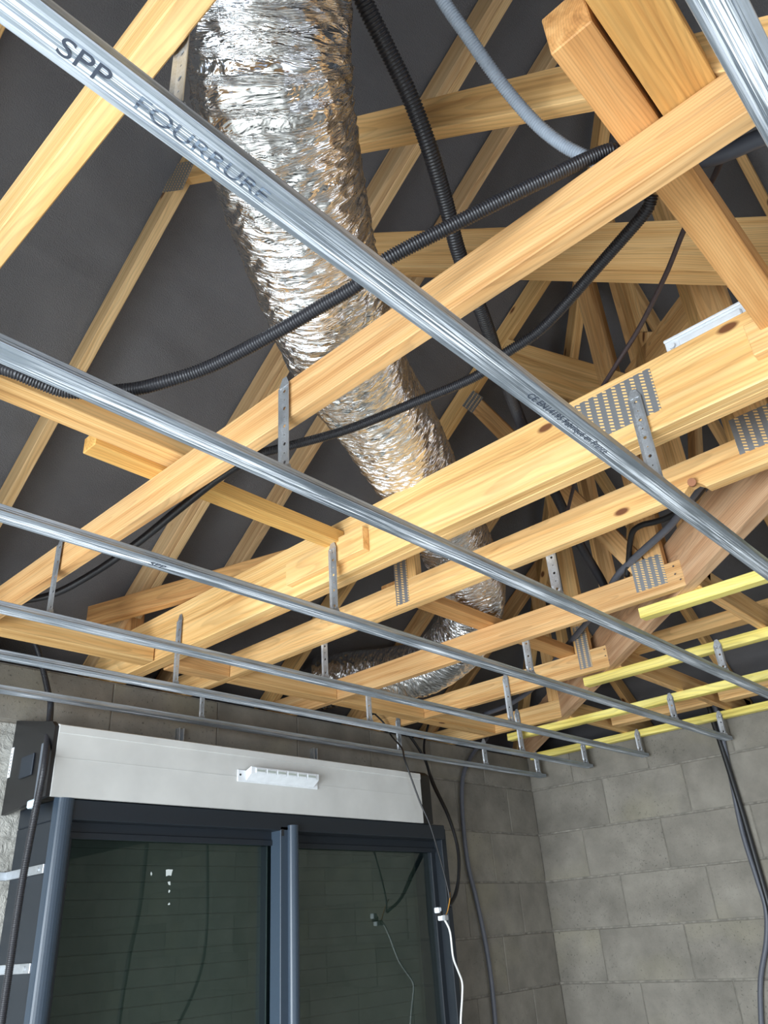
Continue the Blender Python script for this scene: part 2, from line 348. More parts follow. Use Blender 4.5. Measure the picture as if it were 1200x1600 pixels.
# ------------------------------------------------------------------ roof underlay (hipped)
SL = .784; Z0 = 3.471; HX = 1.655; YRG = -.97
def zroof(x, y):
    return min(Z0-SL*y, Z0-SL*(x-HX), Z0-SL*(2*YRG-y))+H
ce = empty('ceiling', (0, 0, H+1), 'dark grey roof underlay stretched over the rafters', 'roof underlay', kind='structure')
def slope(name, P, nu, nv, raf):
    """grid between 4 corners, sagging a little between rafters"""
    V, F = [], []
    a, b, c_, d = [Vector(p) for p in P]
    nrm = (b-a).cross(d-a)
    if nrm.length < 1e-6: nrm = (c_-a).cross(d-a)
    nrm.normalize()
    if nrm.z < 0: nrm = -nrm
    for j in range(nv+1):
        for i in range(nu+1):
            u, v = i/nu, j/nv
            q = (a*(1-u)+b*u)*(1-v)+(d*(1-u)+c_*u)*v
            w = .006+.012*(noise.noise(Vector((q.x*1.3, q.y*2.2, q.z*2.2)))+.6*noise.noise(Vector((q.x*4, q.y*9, 3)))) 
            V.append(q+nrm*(abs(w)+.003))
    for j in range(nv):
        for i in range(nu): k = j*(nu+1)+i; F.append((k, k+1, k+nu+2, k+nu+1))
    me = bpy.data.meshes.new(name); me.from_pydata(V, [], F); return put(name, me, UNDER, ce, smooth=True)
EO = .42                                            # eaves overhang beyond inner wall face
ye, xe = YD+EO, XR+EO; ze = Z0-SL*ye+H; zr = Z0-SL*YRG+H; yb = 2*YRG-ye
slope('underlay_sheet', [(XL-.2, ye, ze), (xe, ye, ze), (YRG+HX, YRG, zr), (XL-.2, YRG, zr)], 130, 90, None)
slope('underlay_sheet', [(xe, ye, ze), (xe, yb, ze), (YRG+HX, YRG-.001, zr), (YRG+HX, YRG, zr)], 120, 80, None)
slope('underlay_sheet', [(xe, yb, ze), (XL-.2, yb, ze), (XL-.2, YRG, zr), (YRG+HX, YRG, zr)], 40, 30, None)
tr1 = box('trim_1', (XL-.2, ye-.02, ze-.12), (xe, ye+.005, ze+.03), FASCIA); tag(tr1, 'dark eaves board beyond the door wall', 'board', kind='structure')
tr2 = box('trim_2', (xe-.02, yb, ze-.12), (xe+.005, ye-.02, ze+.03), FASCIA); tag(tr2, 'dark eaves board beyond the right wall', 'board', kind='structure')
tr3 = boxa('trim_3', (XL-.2, YD+.2, WT-.03), (xe, ye-.02, WT-.005), FASCIA, bev=0); tag(tr3, 'dark soffit strip above the door wall', 'board', kind='structure')
tr4 = boxa('trim_4', (XR+.2, yb, WT-.03), (xe, YD+.2, WT-.005), FASCIA, bev=0); tag(tr4, 'dark soffit strip above the right wall', 'board', kind='structure')

# ------------------------------------------------------------------ trusses (members lie in planes of constant x)
RU0, RB0 = 3.654, 3.530                             # underlay / underside of rafters, roof units: z = RU0 - .784 y
RC = (RU0+RB0)/2; RD = (RU0-RB0)*S*math.cos(math.atan(SL))
def truss(x, t, label, ylow, chord=None, ch_h=.1, raft_mat=PINE, cm=PINE, raft_t=None, ytop=None, swap=False):
    """x: near face of the chord, t: thickness (roof units)"""
    T = (lambda a, b, c: R(b+1.73, a-1.73, c)) if swap else (lambda a, b, c: R(a, b, c))
    root = empty('roof_truss', T(x+t/2, chord[1] if chord else 3.0, 1.0), label, 'roof truss', 'prefabricated timber roof trusses')
    xc = x+t/2
    if chord:
        beam('bottom_chord', T(xc, chord[0], 1.0+ch_h/2), T(xc, chord[1], 1.0+ch_h/2), t*S, ch_h*S, cm, root)
    rt_ = raft_t or t
    yt = ytop if ytop is not None else -1.0
    beam('rafter', T(x+rt_/2, 3.28, RC-SL*3.28), T(x+rt_/2, yt, RC-SL*yt), rt_*S, RD, raft_mat, root)
    return root, T, xc
def web(root, T, x, a, b, t, d, mat=PINE, name='web'):
    return beam(name, T(x, a[0], a[1]), T(x, b[0], b[1]), t*S, d*S, mat, root, side=(T(1, 0, 0)-T(0, 0, 0)))
def plate(root, x, y0, y1, z0, z1, tilt=0, swap=False):
    """gang nail plate on the near face of a truss (roof units)"""
    c = R(x, (y0+y1)/2, (z0+z1)/2); me = box_me(abs(y1-y0)*S, .0015, abs(z1-z0)*S, 0)
    M = Matrix.Translation(c+Vector((-.0006, 0, 0))) @ Matrix.Rotation(-math.pi/2, 4, 'Z') @ Matrix.Rotation(math.radians(tilt), 4, 'Y')
    return put('gang_nail_plate', me, PLATE, root, M)
t0, T, xc = truss(.248, .036, 'timber truss whose wide pale chord crosses the top left corner under the duct', 3.0, (-4.9, 3.22))
beam('rafter', R(.266, -5.0, RC-SL*(2*-1.02+5.0)), R(.266, -1.0, RC-SL*(-1.04)), .036*S, RD, PINE, t0)
t1, T, xc = truss(.904, .036, 'timber truss with the long chord running from lower left to the top right corner', 3.0, (-4.9, 3.22), raft_mat=PINE_P)
web(t1, T, xc, (1.56, 2.315), (-.05, 1.08), .036, .085); plate(t1, .904, 1.52, 1.70, 2.26, 2.37, 38)
beam('rafter', R(.922, -5.0, RC-SL*(2*-1.02+5.0)), R(.922, -1.0, RC-SL*(-1.04)), .036*S, RD, PINE, t1)
t2, T, xc = truss(1.575, .036, 'deep doubled girder truss with a large punched plate and a white vent on top', 3.0, (-4.9, 3.22), .19, raft_mat=PINE_P)
beam('bottom_chord', R(1.63, -4.9, 1.0915), R(1.63, 3.22, 1.0915), .036*S, .183*S, PINE, t2)
beam('rafter', R(1.63, 3.28, RC-SL*3.28), R(1.63, -1.0, RC+SL), .036*S, RD, PINE_P, t2)
web(t2, T, 1.612, (1.50, 2.386), (-.05, 1.18), .072, .142, PINE)
plate(t2, 1.575, .48, .69, 1.045, 1.17)
box('splice_block', R(1.575, 1.44, 1.035)-Vector((.028, 0, 0)), R(1.575, 1.80, 1.115), PINE, t2)
box('splice_block', R(1.575, -.1, 1.05)-Vector((.028, 0, 0)), R(1.575, .252, 1.135), PINE, t2)
box('heel_post', R(1.60, 2.88, 1.19), R(1.665, 2.99, 1.32), RED, t2)
t3, T, xc = truss(1.94, .036, 'timber truss with a notched chord and knot just beyond the girder', 3.0, None, ytop=.24, raft_mat=PINE_P)
bm = bmesh.new(); pr_ = [(.17, 1.0), (.535, 1.0), (.545, 1.014), (.56, 1.026), (.578, 1.022), (.60, 1.004), (.61, 1.0), (3.22, 1.0), (3.22, 1.1), (.17, 1.1)]
c3 = R(1.958, 1.7, 1.05); rows = [[bm.verts.new((y*S-c3.y, -(x*S-c3.x), z*S+H-c3.z)) for y, z in pr_] for x in (1.94, 1.976)]
for i in range(len(pr_)): j = (i+1) % len(pr_); bm.faces.new((rows[0][i], rows[0][j], rows[1][j], rows[1][i]))
bm.faces.new(rows[0][::-1]); bm.faces.new(rows[1]); bmesh.ops.recalc_face_normals(bm, faces=bm.faces[:])
put('bottom_chord', mesh_bm(bm), PINE, t3, Matrix.Translation(c3) @ Matrix.Rotation(math.pi/2, 4, 'Z'))
kn_ = cyl('loose_knot', R(1.936, .567, 1.026), (1, .25, .35), .011, .022, plain('brown_knot_wood', srgb(150, 96, 60), .6), t3, 12)
plate(t3, 1.94, .30, .43, 1.05, 1.16); plate(t3, 1.94, 1.60, 1.66, 1.015, 1.185)
web(t3, T, xc, (1.60, 1.1), (1.60, 2.26), .036, .075)
web(t3, T, xc, (.37, 1.1), (.37, 3.2), .036, .09)
t4, T, xc = truss(2.572, .036, 'short jack truss whose chord passes under the bend of the silver duct', 3.0, (.87, 3.22), ytop=.86)
web(t4, T, xc, (1.44, 2.39), (.92, 1.86), .036, .17); web(t4, T, xc, (1.64, 2.24), (.99, 1.07), .036, .075)
web(t4, T, xc, (.965, 1.1), (.965, 2.76), .036, .075)
plate(t4, 2.572, .93, 1.05, 1.03, 1.145); plate(t4, 2.572, 1.58, 1.67, 2.17, 2.26, 55)
t5, T, xc = truss(3.22, .036, 'short jack truss with nailed end beside the narrow punched plate', 3.0, (1.50, 3.22), ytop=1.5)
web(t5, T, xc, (1.64, 1.1), (1.64, 2.24), .036, .075); web(t5, T, xc, (1.45, 1.1), (1.45, 2.38), .036, .08)
plate(t5, 3.22, 1.60, 1.665, 1.02, 1.225)
t6, T, xc = truss(3.87, .036, 'shortest jack truss above the corner end of the door wall', 3.0, (2.13, 3.22), ytop=2.13)
web(t6, T, xc, (2.2, 1.1), (2.2, 1.80), .036, .075)
for tt, x_, y_ in ((t4, 2.572, .895), (t5, 3.22, 1.525), (t6, 3.87, 2.15)):
    for z_ in (1.025, 1.05, 1.08): cyl('nail', R(x_, y_+.012*math.sin(z_*90), z_)+Vector((-.003, 0, 0)), (1, .5, .2), .0022, .014, INK, tt, 6)
# jack trusses of the hip end: mirrored about the hip line, running towards the right wall
hips = []
for xx, lab in ((2.572, 'jack truss running to the right wall above the upper yellow batten'), (3.22, 'jack truss running to the right wall between the middle yellow battens'), (3.87, 'jack truss running to the right wall nearest the room corner')):
    q, T, xc = truss(xx, .036, lab, 3.0, (xx-1.73+.05, 3.22), ytop=xx-1.70, swap=True)
    if xx < 3: web(q, T, xc, (1.44, 2.39), (.92, 1.86), .036, .12); web(q, T, xc, (.965, 1.1), (.965, 2.76), .036, .075); web(q, T, xc, (1.64, 2.24), (.99, 1.07), .036, .075)
    else: web(q, T, xc, (xx-1.58, 1.1), (xx-1.58, RB0-SL*(xx-1.58)), .036, .075)
    hips.append(q)
for yy_, lab in ((.22, 'bare hip rafter seen past the crossing planks near the right edge'), (-.42, 'bare hip rafter at the upper right edge of the view')):
    o = beam('hip_jack_rafter', R(4.99, yy_, RC-SL*(4.99-1.73)), R(yy_+1.80, yy_, RC-SL*(yy_+.07)), .036*S, RD, PINE); tag(o, lab, 'rafter')
    
# hip girder on the diagonal
hr = empty('hip_girder_truss', R(4.4, 2.67, 1.0), 'diagonal hip girder with a wide waney plank running up from the room corner', 'roof truss')
def D(s, z): return R(s, s-1.735, z)
hb = beam('bottom_chord', D(4.75, 1.10), D(1.69, 1.10), .045, .2*S, PINK, hr, bev=0)
bm = bmesh.new(); L_ = (D(4.75, 1)-D(1.69, 1)).length; n_ = 160; rw = []
for i in range(n_+1):
    x_ = -L_/2+L_*i/n_; e_ = -.016*abs(noise.noise(Vector((x_*9, 1, 0))))-.009*abs(noise.noise(Vector((x_*40, 5, 0)))); e2 = e_*.4-.006*abs(noise.noise(Vector((x_*25, 9, 0))))
    rw.append([bm.verts.new((x_, a_, b_)) for a_, b_ in ((-.0225, -.1*S), (.0225, -.1*S), (.0225, .1*S+e2), (-.0225, .1*S+e_))])
for i in range(n_):
    for k in range(4): bm.faces.new((rw[i][k], rw[i][(k+1) % 4], rw[i+1][(k+1) % 4], rw[i+1][k]))
bm.faces.new(rw[0][::-1]); bm.faces.new(rw[-1]); bmesh.ops.recalc_face_normals(bm, faces=bm.faces[:]); bm.to_mesh(hb.data); bm.free()
beam('hip_rafter', D(4.98, RC-.05-SL*(4.98-1.735)), D(.80, RC-.05-SL*(.80-1.735)), .045, RD*1.1, PINE, hr)
for s, w_ in ((2.50, .075), (2.73, .09), (2.20, .09), (3.12, .08)):
    beam('post', D(s, 1.2), D(s, RB0-.06-SL*(s-1.735)), .04, w_*S, PINE, hr, side=(-1, 1, 0))
beam('web', D(2.95, 1.22), D(2.45, 1.98), .04, .09, PINE, hr, side=(-1, 1, 0))
beam('web', D(2.05, 1.75), D(2.62, 1.92), .04, .11, PINE, hr)

# ------------------------------------------------------------------ braces and battens
def brace(lo, hi, mat, label, name='timber_brace'):
    o = box(name, R(*lo), R(*hi), mat); return tag(o, label, 'timber brace')
brace((-2.4, 1.47, 1.115), (1.03, 1.545, 1.165), PINE, 'square timber brace entering at the left edge above the lower rails')
brace((.715, 1.545, 1.10), (1.573, 1.605, 1.145), GOLD, 'golden batten with a sawn end lapped beside the left brace')
brace((.695, .155, 1.101), (1.573, .222, 1.19), PINE_R, 'rough sawn plank with exposed end crossing over the long chord')
brace((-1.8, .062, 1.101), (1.00, .148, 1.165), GOLD, 'smooth golden plank beside the rough sawn plank at top')
brace((1.98, 1.68, 1.101), (3.30, 1.765, 1.138), PINE_R, 'timber brace crossing in front of the bend of the duct')
brace((3.42, .75, 1.101), (3.505, 2.20, 1.16), PINE, 'timber brace lying across the hip jacks behind the yellow battens')
brace((-2.4, 2.62, 1.0), (1.57, 2.70, 1.055), PINE, 'long timber noggin above the door wall ending at the girder')
brace((1.665, 2.62, 1.0), (1.938, 2.70, 1.055), PINE, 'tiny timber noggin squeezed between girder and notched chord')
brace((1.978, 2.62, 1.0), (2.57, 2.70, 1.055), PINE, 'timber noggin above the door wall left of the duct end')
brace((2.61, 2.62, 1.0), (3.218, 2.70, 1.055), PINE, 'timber noggin above the door wall under the duct end')
brace((3.258, 2.62, 1.0), (3.868, 2.70, 1.055), PINE, 'timber noggin above the door wall near the corner')
brace((4.34, -2.0, 1.0), (4.42, .82, 1.055), PINE, 'timber noggin along the right wall beyond the picture edge')
brace((4.34, .88, 1.0), (4.42, 1.46, 1.055), PINE, 'timber noggin along the right wall above the black cable')
brace((4.34, 1.53, 1.0), (4.42, 2.11, 1.055), PINE, 'timber noggin along the right wall between the last two jacks')
o = beam('timber_brace', R(1.44, 2.93, 1.245), R(1.78, 1.80, 1.245), .036, .085, RED); tag(o, 'reddish plank lying diagonally over the foot of the girder', 'timber brace')
yb_ = [(2.80, -.4, 1.135), (3.467, -.4, 1.765), (4.155, -.4, 2.70), (4.83, -.4, 2.98)]
ylab = ['yellow treated batten with torn end nailed under the diagonal girder, uppermost of four', 'yellow treated batten second from the top of four', 'yellow treated batten third from the top of four', 'yellow treated batten fixed along the top of the right wall']
for (xf, ya, yb2), lab in zip(yb_, ylab):
    z = .912; o = box('yellow_batten', (xf*z-.045, ya*z, H+z), (xf*z, yb2*z, H+z+.038), YELLOW); tag(o, lab, 'batten', 'yellow treated battens')

# ------------------------------------------------------------------ ceiling furrings
def furring_me(L):
    prof = [(-.0165, .0135), (-.0190, .0178), (-.0222, .0175), (-.0228, .0165), (-.0215, .0105), (-.0222, .0085), (-.0218, .006), (-.0237, .0015), (-.0228, 0), (-.0165, 0), (-.0155, .0011), (-.0115, .0011), (-.0105, 0), (-.0035, 0), (-.0027, .0009), (-.0008, .0009)]
    prof = prof+[(-a, b) for a, b in reversed(prof)]
    n = len(prof); inner = []
    for i, (a, b) in enumerate(prof):
        a0, b0 = prof[max(i-1, 0)]; a1, b1 = prof[min(i+1, n-1)]; dx, dz = a1-a0, b1-b0; l = math.hypot(dx, dz)
        inner.append((a-dz/l*.0009, b+dx/l*.0009))
    V = []
    for x in (0, L):
        V += [(x, a, b) for a, b in prof]+[(x, a, b) for a, b in inner]
    F = []
    for i in range(n-1):
        F.append((i, i+1, 2*n+i+1, 2*n+i)); F.append((n+i+1, n+i, 3*n+i, 3*n+i+1))
        F.append((i+1, i, n+i, n+i+1)); F.append((2*n+i, 2*n+i+1, 3*n+i+1, 3*n+i))
    F += [(0, 2*n, 3*n, n), (n-1, 2*n-1, 4*n-1, 3*n-1)]
    me = bpy.data.meshes.new('furring'); me.from_pydata(V, [], F); me.update()
    bm = bmesh.new(); bm.from_mesh(me); bmesh.ops.recalc_face_normals(bm, faces=bm.faces[:]); bm.to_mesh(me); bm.free()
    return me
ZF = H+.80; FY = {}
furr = [('G', .0115, 4.43, 'scuffed steel furring cutting across the top right corner'),
        ('A', .5065, 4.43, 'steel furring stamped SPP crossing the silver duct, largest of the rails'),
        ('B', .9975, 4.43, 'steel furring passing under the black conduit and below the gang plate girder, second largest'),
        ('C', 1.4875, 4.40, 'steel furring ending beside the black cables on the right wall'),
        ('D', 1.972, 4.40, 'steel furring third from the door wall'),
        ('E', 2.329, 4.39, 'steel furring second from the door wall'),
        ('F', 2.665, 4.40, 'steel furring closest to the door wall just above the white shutter box')]
FO = {}
def text_me(body, size, mat):
    cu = bpy.data.curves.new('lettering', 'FONT'); cu.body = body; cu.size = size; cu.extrude = .0001
    o = bpy.data.objects.new('tmp', cu); COL.objects.link(o); dg = bpy.context.evaluated_depsgraph_get(); me = bpy.data.meshes.new_from_object(o.evaluated_get(dg))
    bpy.data.objects.remove(o); me.materials.clear(); me.materials.append(mat); return me
def stamp(parent, body, size, x, y, wx=1.0, mat=None):
    M = Matrix.Translation((x, y, ZF-.0004)) @ Matrix.Rotation(math.pi, 4, 'X') @ Matrix.Diagonal((wx, 1, 1, 1))
    return put('stamped_lettering', text_me(body, size, mat or INK), None, parent, M)
for k, y, x1, lab in furr:
    x0 = XL+.02; o = put('ceiling_furring', furring_me(x1-x0), GALV, None, Matrix.Translation((x0, y, ZF))); tag(o, lab, 'ceiling rail', 'galvanised steel ceiling furrings'); FO[k] = o; FY[k] = y
bpy.context.view_layer.update()
stamp(FO['A'], 'SPP', .031, .140, .5175, 1.22); stamp(FO['A'], 'FOURRURE', .0255, .226, .5155, 1.42, INKR)
stamp(FO['A'], 'CE EN14195 Fabriqu\u00e9 en France', .0185, .985, .5140, 1.12, INK)
stamp(FO['C'], 'SPP', .026, .86, 1.497, 1.1); stamp(FO['B'], 'SPP', .026, -.6, 1.007, 1.1)
# ------------------------------------------------------------------ hangers
def strap_me(h, w=.033, fork=True):
    """perforated strap, width along Y, from z=0 (rail) up to z=h with a pointed tip, real punched holes"""
    V, F = [], []
    def v(y, z, x=0): V.append((x, y, z)); return len(V)-1
    z = .03; cells = max(2, int((h-.055)/.022)); ch = (h-.055)/cells
    for i in range(cells):
        z0, z1 = .03+i*ch, .03+(i+1)*ch; zc = (z0+z1)/2; rad = (.0042, .0018)[i % 2]
        iw = .0095
        out = [(iw, zc), (iw, z1), (0, z1), (-iw, z1), (-iw, zc), (-iw, z0), (0, z0), (iw, z0)]
        oi_ = [v(a, b) for a, b in out]; ii = [v(rad*math.cos(k*math.pi/4), zc+rad*math.sin(k*math.pi/4)) for k in range(8)]
        for k in range(8): F.append((oi_[k], oi_[(k+1) % 8], ii[(k+1) % 8], ii[k]))
        for s in (-1, 1):
            a, b = v(s*iw, z0), v(s*iw, z1); c1, d1 = v(s*w/2, z0, -.003), v(s*w/2, z1, -.003); F.append((a, b, d1, c1) if s < 0 else (a, c1, d1, b))
    zt = .03+cells*ch
    a, b, c1, d1, e = v(-w/2, zt, -.001), v(w/2, zt, -.001), v(.006, h), v(-.006, h), v(0, zt); F.append((a, b, c1, d1))
    # foot: widened fork gripping the lips of the rail
    a, b, c1, d1 = v(-.021, .012), v(.021, .012), v(w/2, .03), v(-w/2, .03); F.append((a, b, c1, d1))
    for s in (-1, 1):
        a, b, c1, d1 = v(s*.021, .012), v(s*.021, .003), v(s*.0125, .003), v(s*.0125, .012); F.append((a, b, c1, d1))
        a2, b2, = v(s*.021, .012, .018), v(s*.021, .003, .018); F.append((v(s*.021, .012), a2, b2, v(s*.021, .003)))
    me = bpy.data.meshes.new('strap'); me.from_pydata(V, [], F)
    bm = bmesh.new(); bm.from_mesh(me); bmesh.ops.remove_doubles(bm, verts=bm.verts[:], dist=1e-5); bmesh.ops.recalc_face_normals(bm, faces=bm.faces[:])
    r = bmesh.ops.solidify(bm, geom=bm.faces[:], thickness=.0012); bm.to_mesh(me); bm.free(); return me
def hanger(x, k, ztop, label, y=None):
    h = H+ztop-ZF; o = put('ceiling_hanger', strap_me(h), GALVH, None, Matrix.Translation((x, FY[k] if y is None else y, ZF)))
    return tag(o, label, 'ceiling hanger', 'perforated steel ceiling hangers')
hang = [(.2755, 'A', 1.03, 'steel hanger behind the top left chord beside the duct'), (1.492, 'A', 1.075, 'pointed steel hanger in front of the large punched plate'),
        (.855, 'B', 1.055, 'pointed steel hanger on the long chord left of the duct'), (1.882, 'B', 1.03, 'steel hanger behind the notched chord above the second largest rail'),
        (3.112, 'B', .952, 'steel hanger on the second yellow batten'),
        (1.463, 'C', 1.05, 'steel hanger over the splice block of the girder'), (2.483, 'C', 1.03, 'steel hanger behind the chord below the duct bend'),
        (3.74, 'C', .952, 'steel hanger on the third yellow batten'), (4.352, 'C', .952, 'steel hanger on the lowest yellow batten beside the black cable'),
        (.855, 'D', 1.06, 'dark steel hanger on the left foot of the long chord'), (1.882, 'D', 1.03, 'steel hanger behind the notched chord left of the duct end'),
        (3.055, 'D', 1.05, 'steel hanger in front of the jack chord right of the duct'), (4.352, 'D', .952, 'steel hanger on the lowest yellow batten, middle of three'),
        (1.492, 'E', 1.085, 'dark steel hanger on the foot of the girder'), (2.483, 'E', 1.03, 'steel hanger under the far end of the duct'),
        (3.673, 'E', 1.05, 'dark steel hanger on the shortest jack chord'), (4.352, 'E', .952, 'steel hanger on the lowest yellow batten nearest the corner'),
        (1.84, 'F', .945, 'steel hanger above the left half of the shutter box'), (3.055, 'F', 1.0, 'steel hanger above the right end of the shutter box'),
        (3.80, 'F', .97, 'short tilted steel hanger near the grey cable'), (4.352, 'F', .95, 'steel hanger in the room corner')]
for x, k, zt, lab in hang: hanger(x, k, zt, lab)
for x, lab in ((1.815, 'small steel wall clip below the last rail, left one'), (2.56, 'small steel wall clip below the last rail, right one')):
    q = empty('wall_clip', (x, YD-.05, H+.70), lab, 'wall clip', 'steel clips under the last rail')
    boxa('clip_side', (x-.012, YD-.03, H+.69), (x-.008, YD+.0, H+.80), GALVH, q, .0005); boxa('clip_side', (x+.008, YD-.03, H+.69), (x+.012, YD+.0, H+.80), GALVH, q, .0005)
    boxa('clip_back', (x-.012, YD-.008, H+.69), (x+.012, YD-.004, H+.80), GALVH, q, .0005)

# ------------------------------------------------------------------ silver duct
DP = [(.33, .454, 2.98), (.373, .492, 2.96), (.418, .527, 2.93), (.5, .609, 2.865), (.635, .717, 2.852), (.833, .858, 2.86), (1.07, 1.01, 2.875), (1.30, 1.12, 2.895), (1.65, 1.285, 2.905), (2.07, 1.475, 2.895), (2.48, 1.70, 2.865), (2.75, 1.985, 2.82), (2.865, 2.285, 2.785), (2.80, 2.50, 2.78), (2.71, 2.66, 2.79), (2.62, 2.80, 2.78)]
def duct():
    C = spline(DP, .02); C, s = resample(C, .0032); n = len(C); sides = 150
    T = np.gradient(C, axis=0); T /= np.linalg.norm(T, axis=1)[:, None]
    nrm = np.cross(T[0], [0, 0, 1.]); Ns = []
    for i in range(n):
        nrm = nrm-T[i]*nrm.dot(T[i]); nrm /= np.linalg.norm(nrm); Ns.append(nrm)
    Ns = np.array(Ns); Bs = np.cross(T, Ns); an = np.linspace(0, 2*math.pi, sides, endpoint=False)
    D_ = np.zeros((n, sides)); nz = noise.noise; rd = noise.ridged_multi_fractal
    for i in range(n):
        si = s[i]
        for k in range(sides):
            ca, sa = math.cos(an[k]), math.sin(an[k])
            q = nz(Vector((ca*1.5, sa*1.5, si*3)))                              # slow wander
            w1 = 1-abs(nz(Vector((ca*1.3+3, sa*1.3, si*34+3.2*q+.5*ca))))*2          # cross wrinkles
            w2 = 1-abs(nz(Vector((ca*2.8+9, sa*2.8, si*70+4.0*q-.8*sa))))*2
            w3 = nz(Vector((ca*7, sa*7, si*60)))
            D_[i, k] = .006*q+.0050*w1+.0026*w2+.0022*w3
    D_ -= .0045*(.5+.5*np.cos(s*2*math.pi/.034))[:, None]*.35
    rad = .129+D_
    V = C[:, None]+rad[:, :, None]*(np.cos(an)[None, :, None]*Ns[:, None]+np.sin(an)[None, :, None]*Bs[:, None])
    V = V.reshape(-1, 3); I, K = np.meshgrid(np.arange(n-1), np.arange(sides), indexing='ij'); K2 = (K+1) % sides
    F = np.stack([I*sides+K, I*sides+K2, (I+1)*sides+K2, (I+1)*sides+K], -1).reshape(-1, 4)
    me = bpy.data.meshes.new('duct'); me.from_pydata(V.tolist(), [], F.tolist())
    uv = me.uv_layers.new(name='UVMap'); U = np.stack([np.stack([K/sides, (K+1)/sides, (K+1)/sides, K/sides], -1), np.stack([s[I], s[I], s[I+1], s[I+1]], -1)], -1).reshape(-1)
    uv.data.foreach_set('uv', U.astype(np.float32)); me.polygons.foreach_set('use_smooth', [True]*len(F))
    return put('insulated_duct', me, FOIL)
tag(duct(), 'large crinkled silver foil flexible duct snaking over the timber chords', 'duct')

# ------------------------------------------------------------------ conduits and cables
CG = 'electrical conduits'
tube('corrugated_conduit', [(0.1, 1.42, 2.62), (.248, 1.235, 2.58), (.341, 1.126, 2.525), (.397, 1.102, 2.51), (.446, 1.085, 2.505), (.515, 1.015, 2.505), (.553, .957, 2.51), (.599, .892, 2.53), (.64, .77, 2.55), (.664, .686, 2.565), (.681, .618, 2.575), (.687, .56, 2.59), (.748, .445, 2.635), (.818, .325, 2.685), (.884, .231, 2.728), (.915, .232, 2.715), (.925, .235, 2.66)], .0125, BLACKC, 'black corrugated conduit sagging in front of the duct onto the rail', 'conduit', group=CG, ridge=.0022, pitch=.0048)
tube('corrugated_conduit', [(1.02, .226, 2.735), (1.027, .234, 2.73), (1.038, .253, 2.725), (1.079, .359, 2.72), (1.137, .524, 2.71), (1.137, .621, 2.70), (1.14, .709, 2.69), (1.099, .858, 2.68), (1.062, 1.024, 2.68), (1.0, 1.178, 2.68), (.976, 1.244, 2.68), (.97, 1.39, 2.68), (.986, 1.58, 2.68), (1.009, 1.822, 2.68), (1.008, 2.05, 2.67), (.986, 2.241, 2.66), (.95, 2.374, 2.668), (.855, 2.52, 2.67), (.70, 2.62, 2.67)], .0115, BLACKC, 'black corrugated conduit passing behind the long chord in front of the duct', 'conduit', group=CG, ridge=.0022, pitch=.0046)
tube('corrugated_conduit', [(.607, .355, 3.07), (.65, .354, 3.01), (.699, .347, 2.96), (.746, .342, 2.92), (.798, .337, 2.89), (.847, .324, 2.85), (.882, .303, 2.81), (.906, .28, 2.78), (.93, .26, 2.752), (.94, .25, 2.71)], .0118, GREYC, 'light grey corrugated conduit hanging down at the top', 'conduit', group=CG, ridge=.0016, pitch=.0044)
tube('corrugated_conduit', [(.47, .425, 3.09), (.513, .437, 3.05), (.556, .448, 3.01), (.621, .462, 2.98), (.704, .482, 2.95), (.787, .511, 2.92), (.897, .561, 2.9), (.979, .602, 2.88), (1.077, .643, 2.87), (1.178, .681, 2.86), (1.336, .749, 2.85), (1.496, .816, 2.84), (1.7, .894, 2.83), (1.972, .985, 2.82), (2.258, 1.08, 2.79), (2.621, 1.19, 2.765), (2.74, 1.26, 2.74), (2.79, 1.30, 2.68)], .0165, BLACKC, 'thick black corrugated conduit descending right of the duct', 'conduit', group=CG, ridge=.0026, pitch=.0062)
tube('braided_cable', [(1.10, .07, 2.85), (1.145, .118, 2.85), (1.188, .162, 2.85), (1.247, .234, 2.85), (1.334, .321, 2.84), (1.43, .43, 2.83), (1.50, .54, 2.81), (1.575, .63, 2.805), (1.73, .749, 2.80), (1.898, .892, 2.79), (2.002, .977, 2.78), (2.108, 1.057, 2.77)], .0055, PURPLE, 'thin dark braided cable dropping behind the large punched plate', 'cable')
tube('conduit', [(2.05, .47, 2.79), (2.124, .564, 2.78), (2.225, .68, 2.77), (2.32, .79, 2.76), (2.41, .95, 2.745), (2.50, 1.08, 2.735), (2.66, 1.22, 2.735), (2.90, 1.44, 2.75), (3.20, 1.735, 2.77), (3.5, 2.09, 2.74), (3.62, 2.34, 2.72), (3.66, 2.536, 2.715)], .0125, GREYD, 'smooth grey conduit curving under the notched chord', 'conduit', group=CG, sides=12)
tube('black_cable', [(2.47, 1.03, 2.71), (2.42, .985, 2.76), (2.378, .955, 2.78), (2.335, .916, 2.80), (2.316, .872, 2.80), (2.31, .823, 2.79), (2.288, .759, 2.78), (2.221, .658, 2.77), (2.12, .55, 2.78)], .010, BLACKS, 'short black looped cable under the notched chord', 'cable')
tube('conduit', [(1.08, .18, 2.82), (1.09, .155, 2.82), (1.11, .113, 2.82), (1.127, .052, 2.82), (1.15, -.015, 2.82), (1.19, -.3, 2.82)], .016, plain('slate_conduit_plastic', srgb(72, 78, 90), .5), 'slate grey pipe behind the long chord at the right edge', 'conduit', group=CG, sides=12)
tube('corrugated_conduit', [(1.08, 2.86, 2.74), (1.113, 2.78, 2.721), (1.168, 2.765, 2.664), (1.225, 2.735, 2.491), (1.215, 2.68, 2.423), (1.118, 2.45, 2.19), (1.097, 2.42, 2.036), (1.09, 2.42, 1.896), (1.092, 2.43, 1.78), (1.097, 2.44, 1.639), (1.102, 2.45, 1.506), (1.112, 2.46, 1.2), (1.12, 2.5, .1)], .0115, BLACKC, 'black corrugated conduit running down left of the dark door', 'conduit', group=CG, ridge=.0020, pitch=.0046)
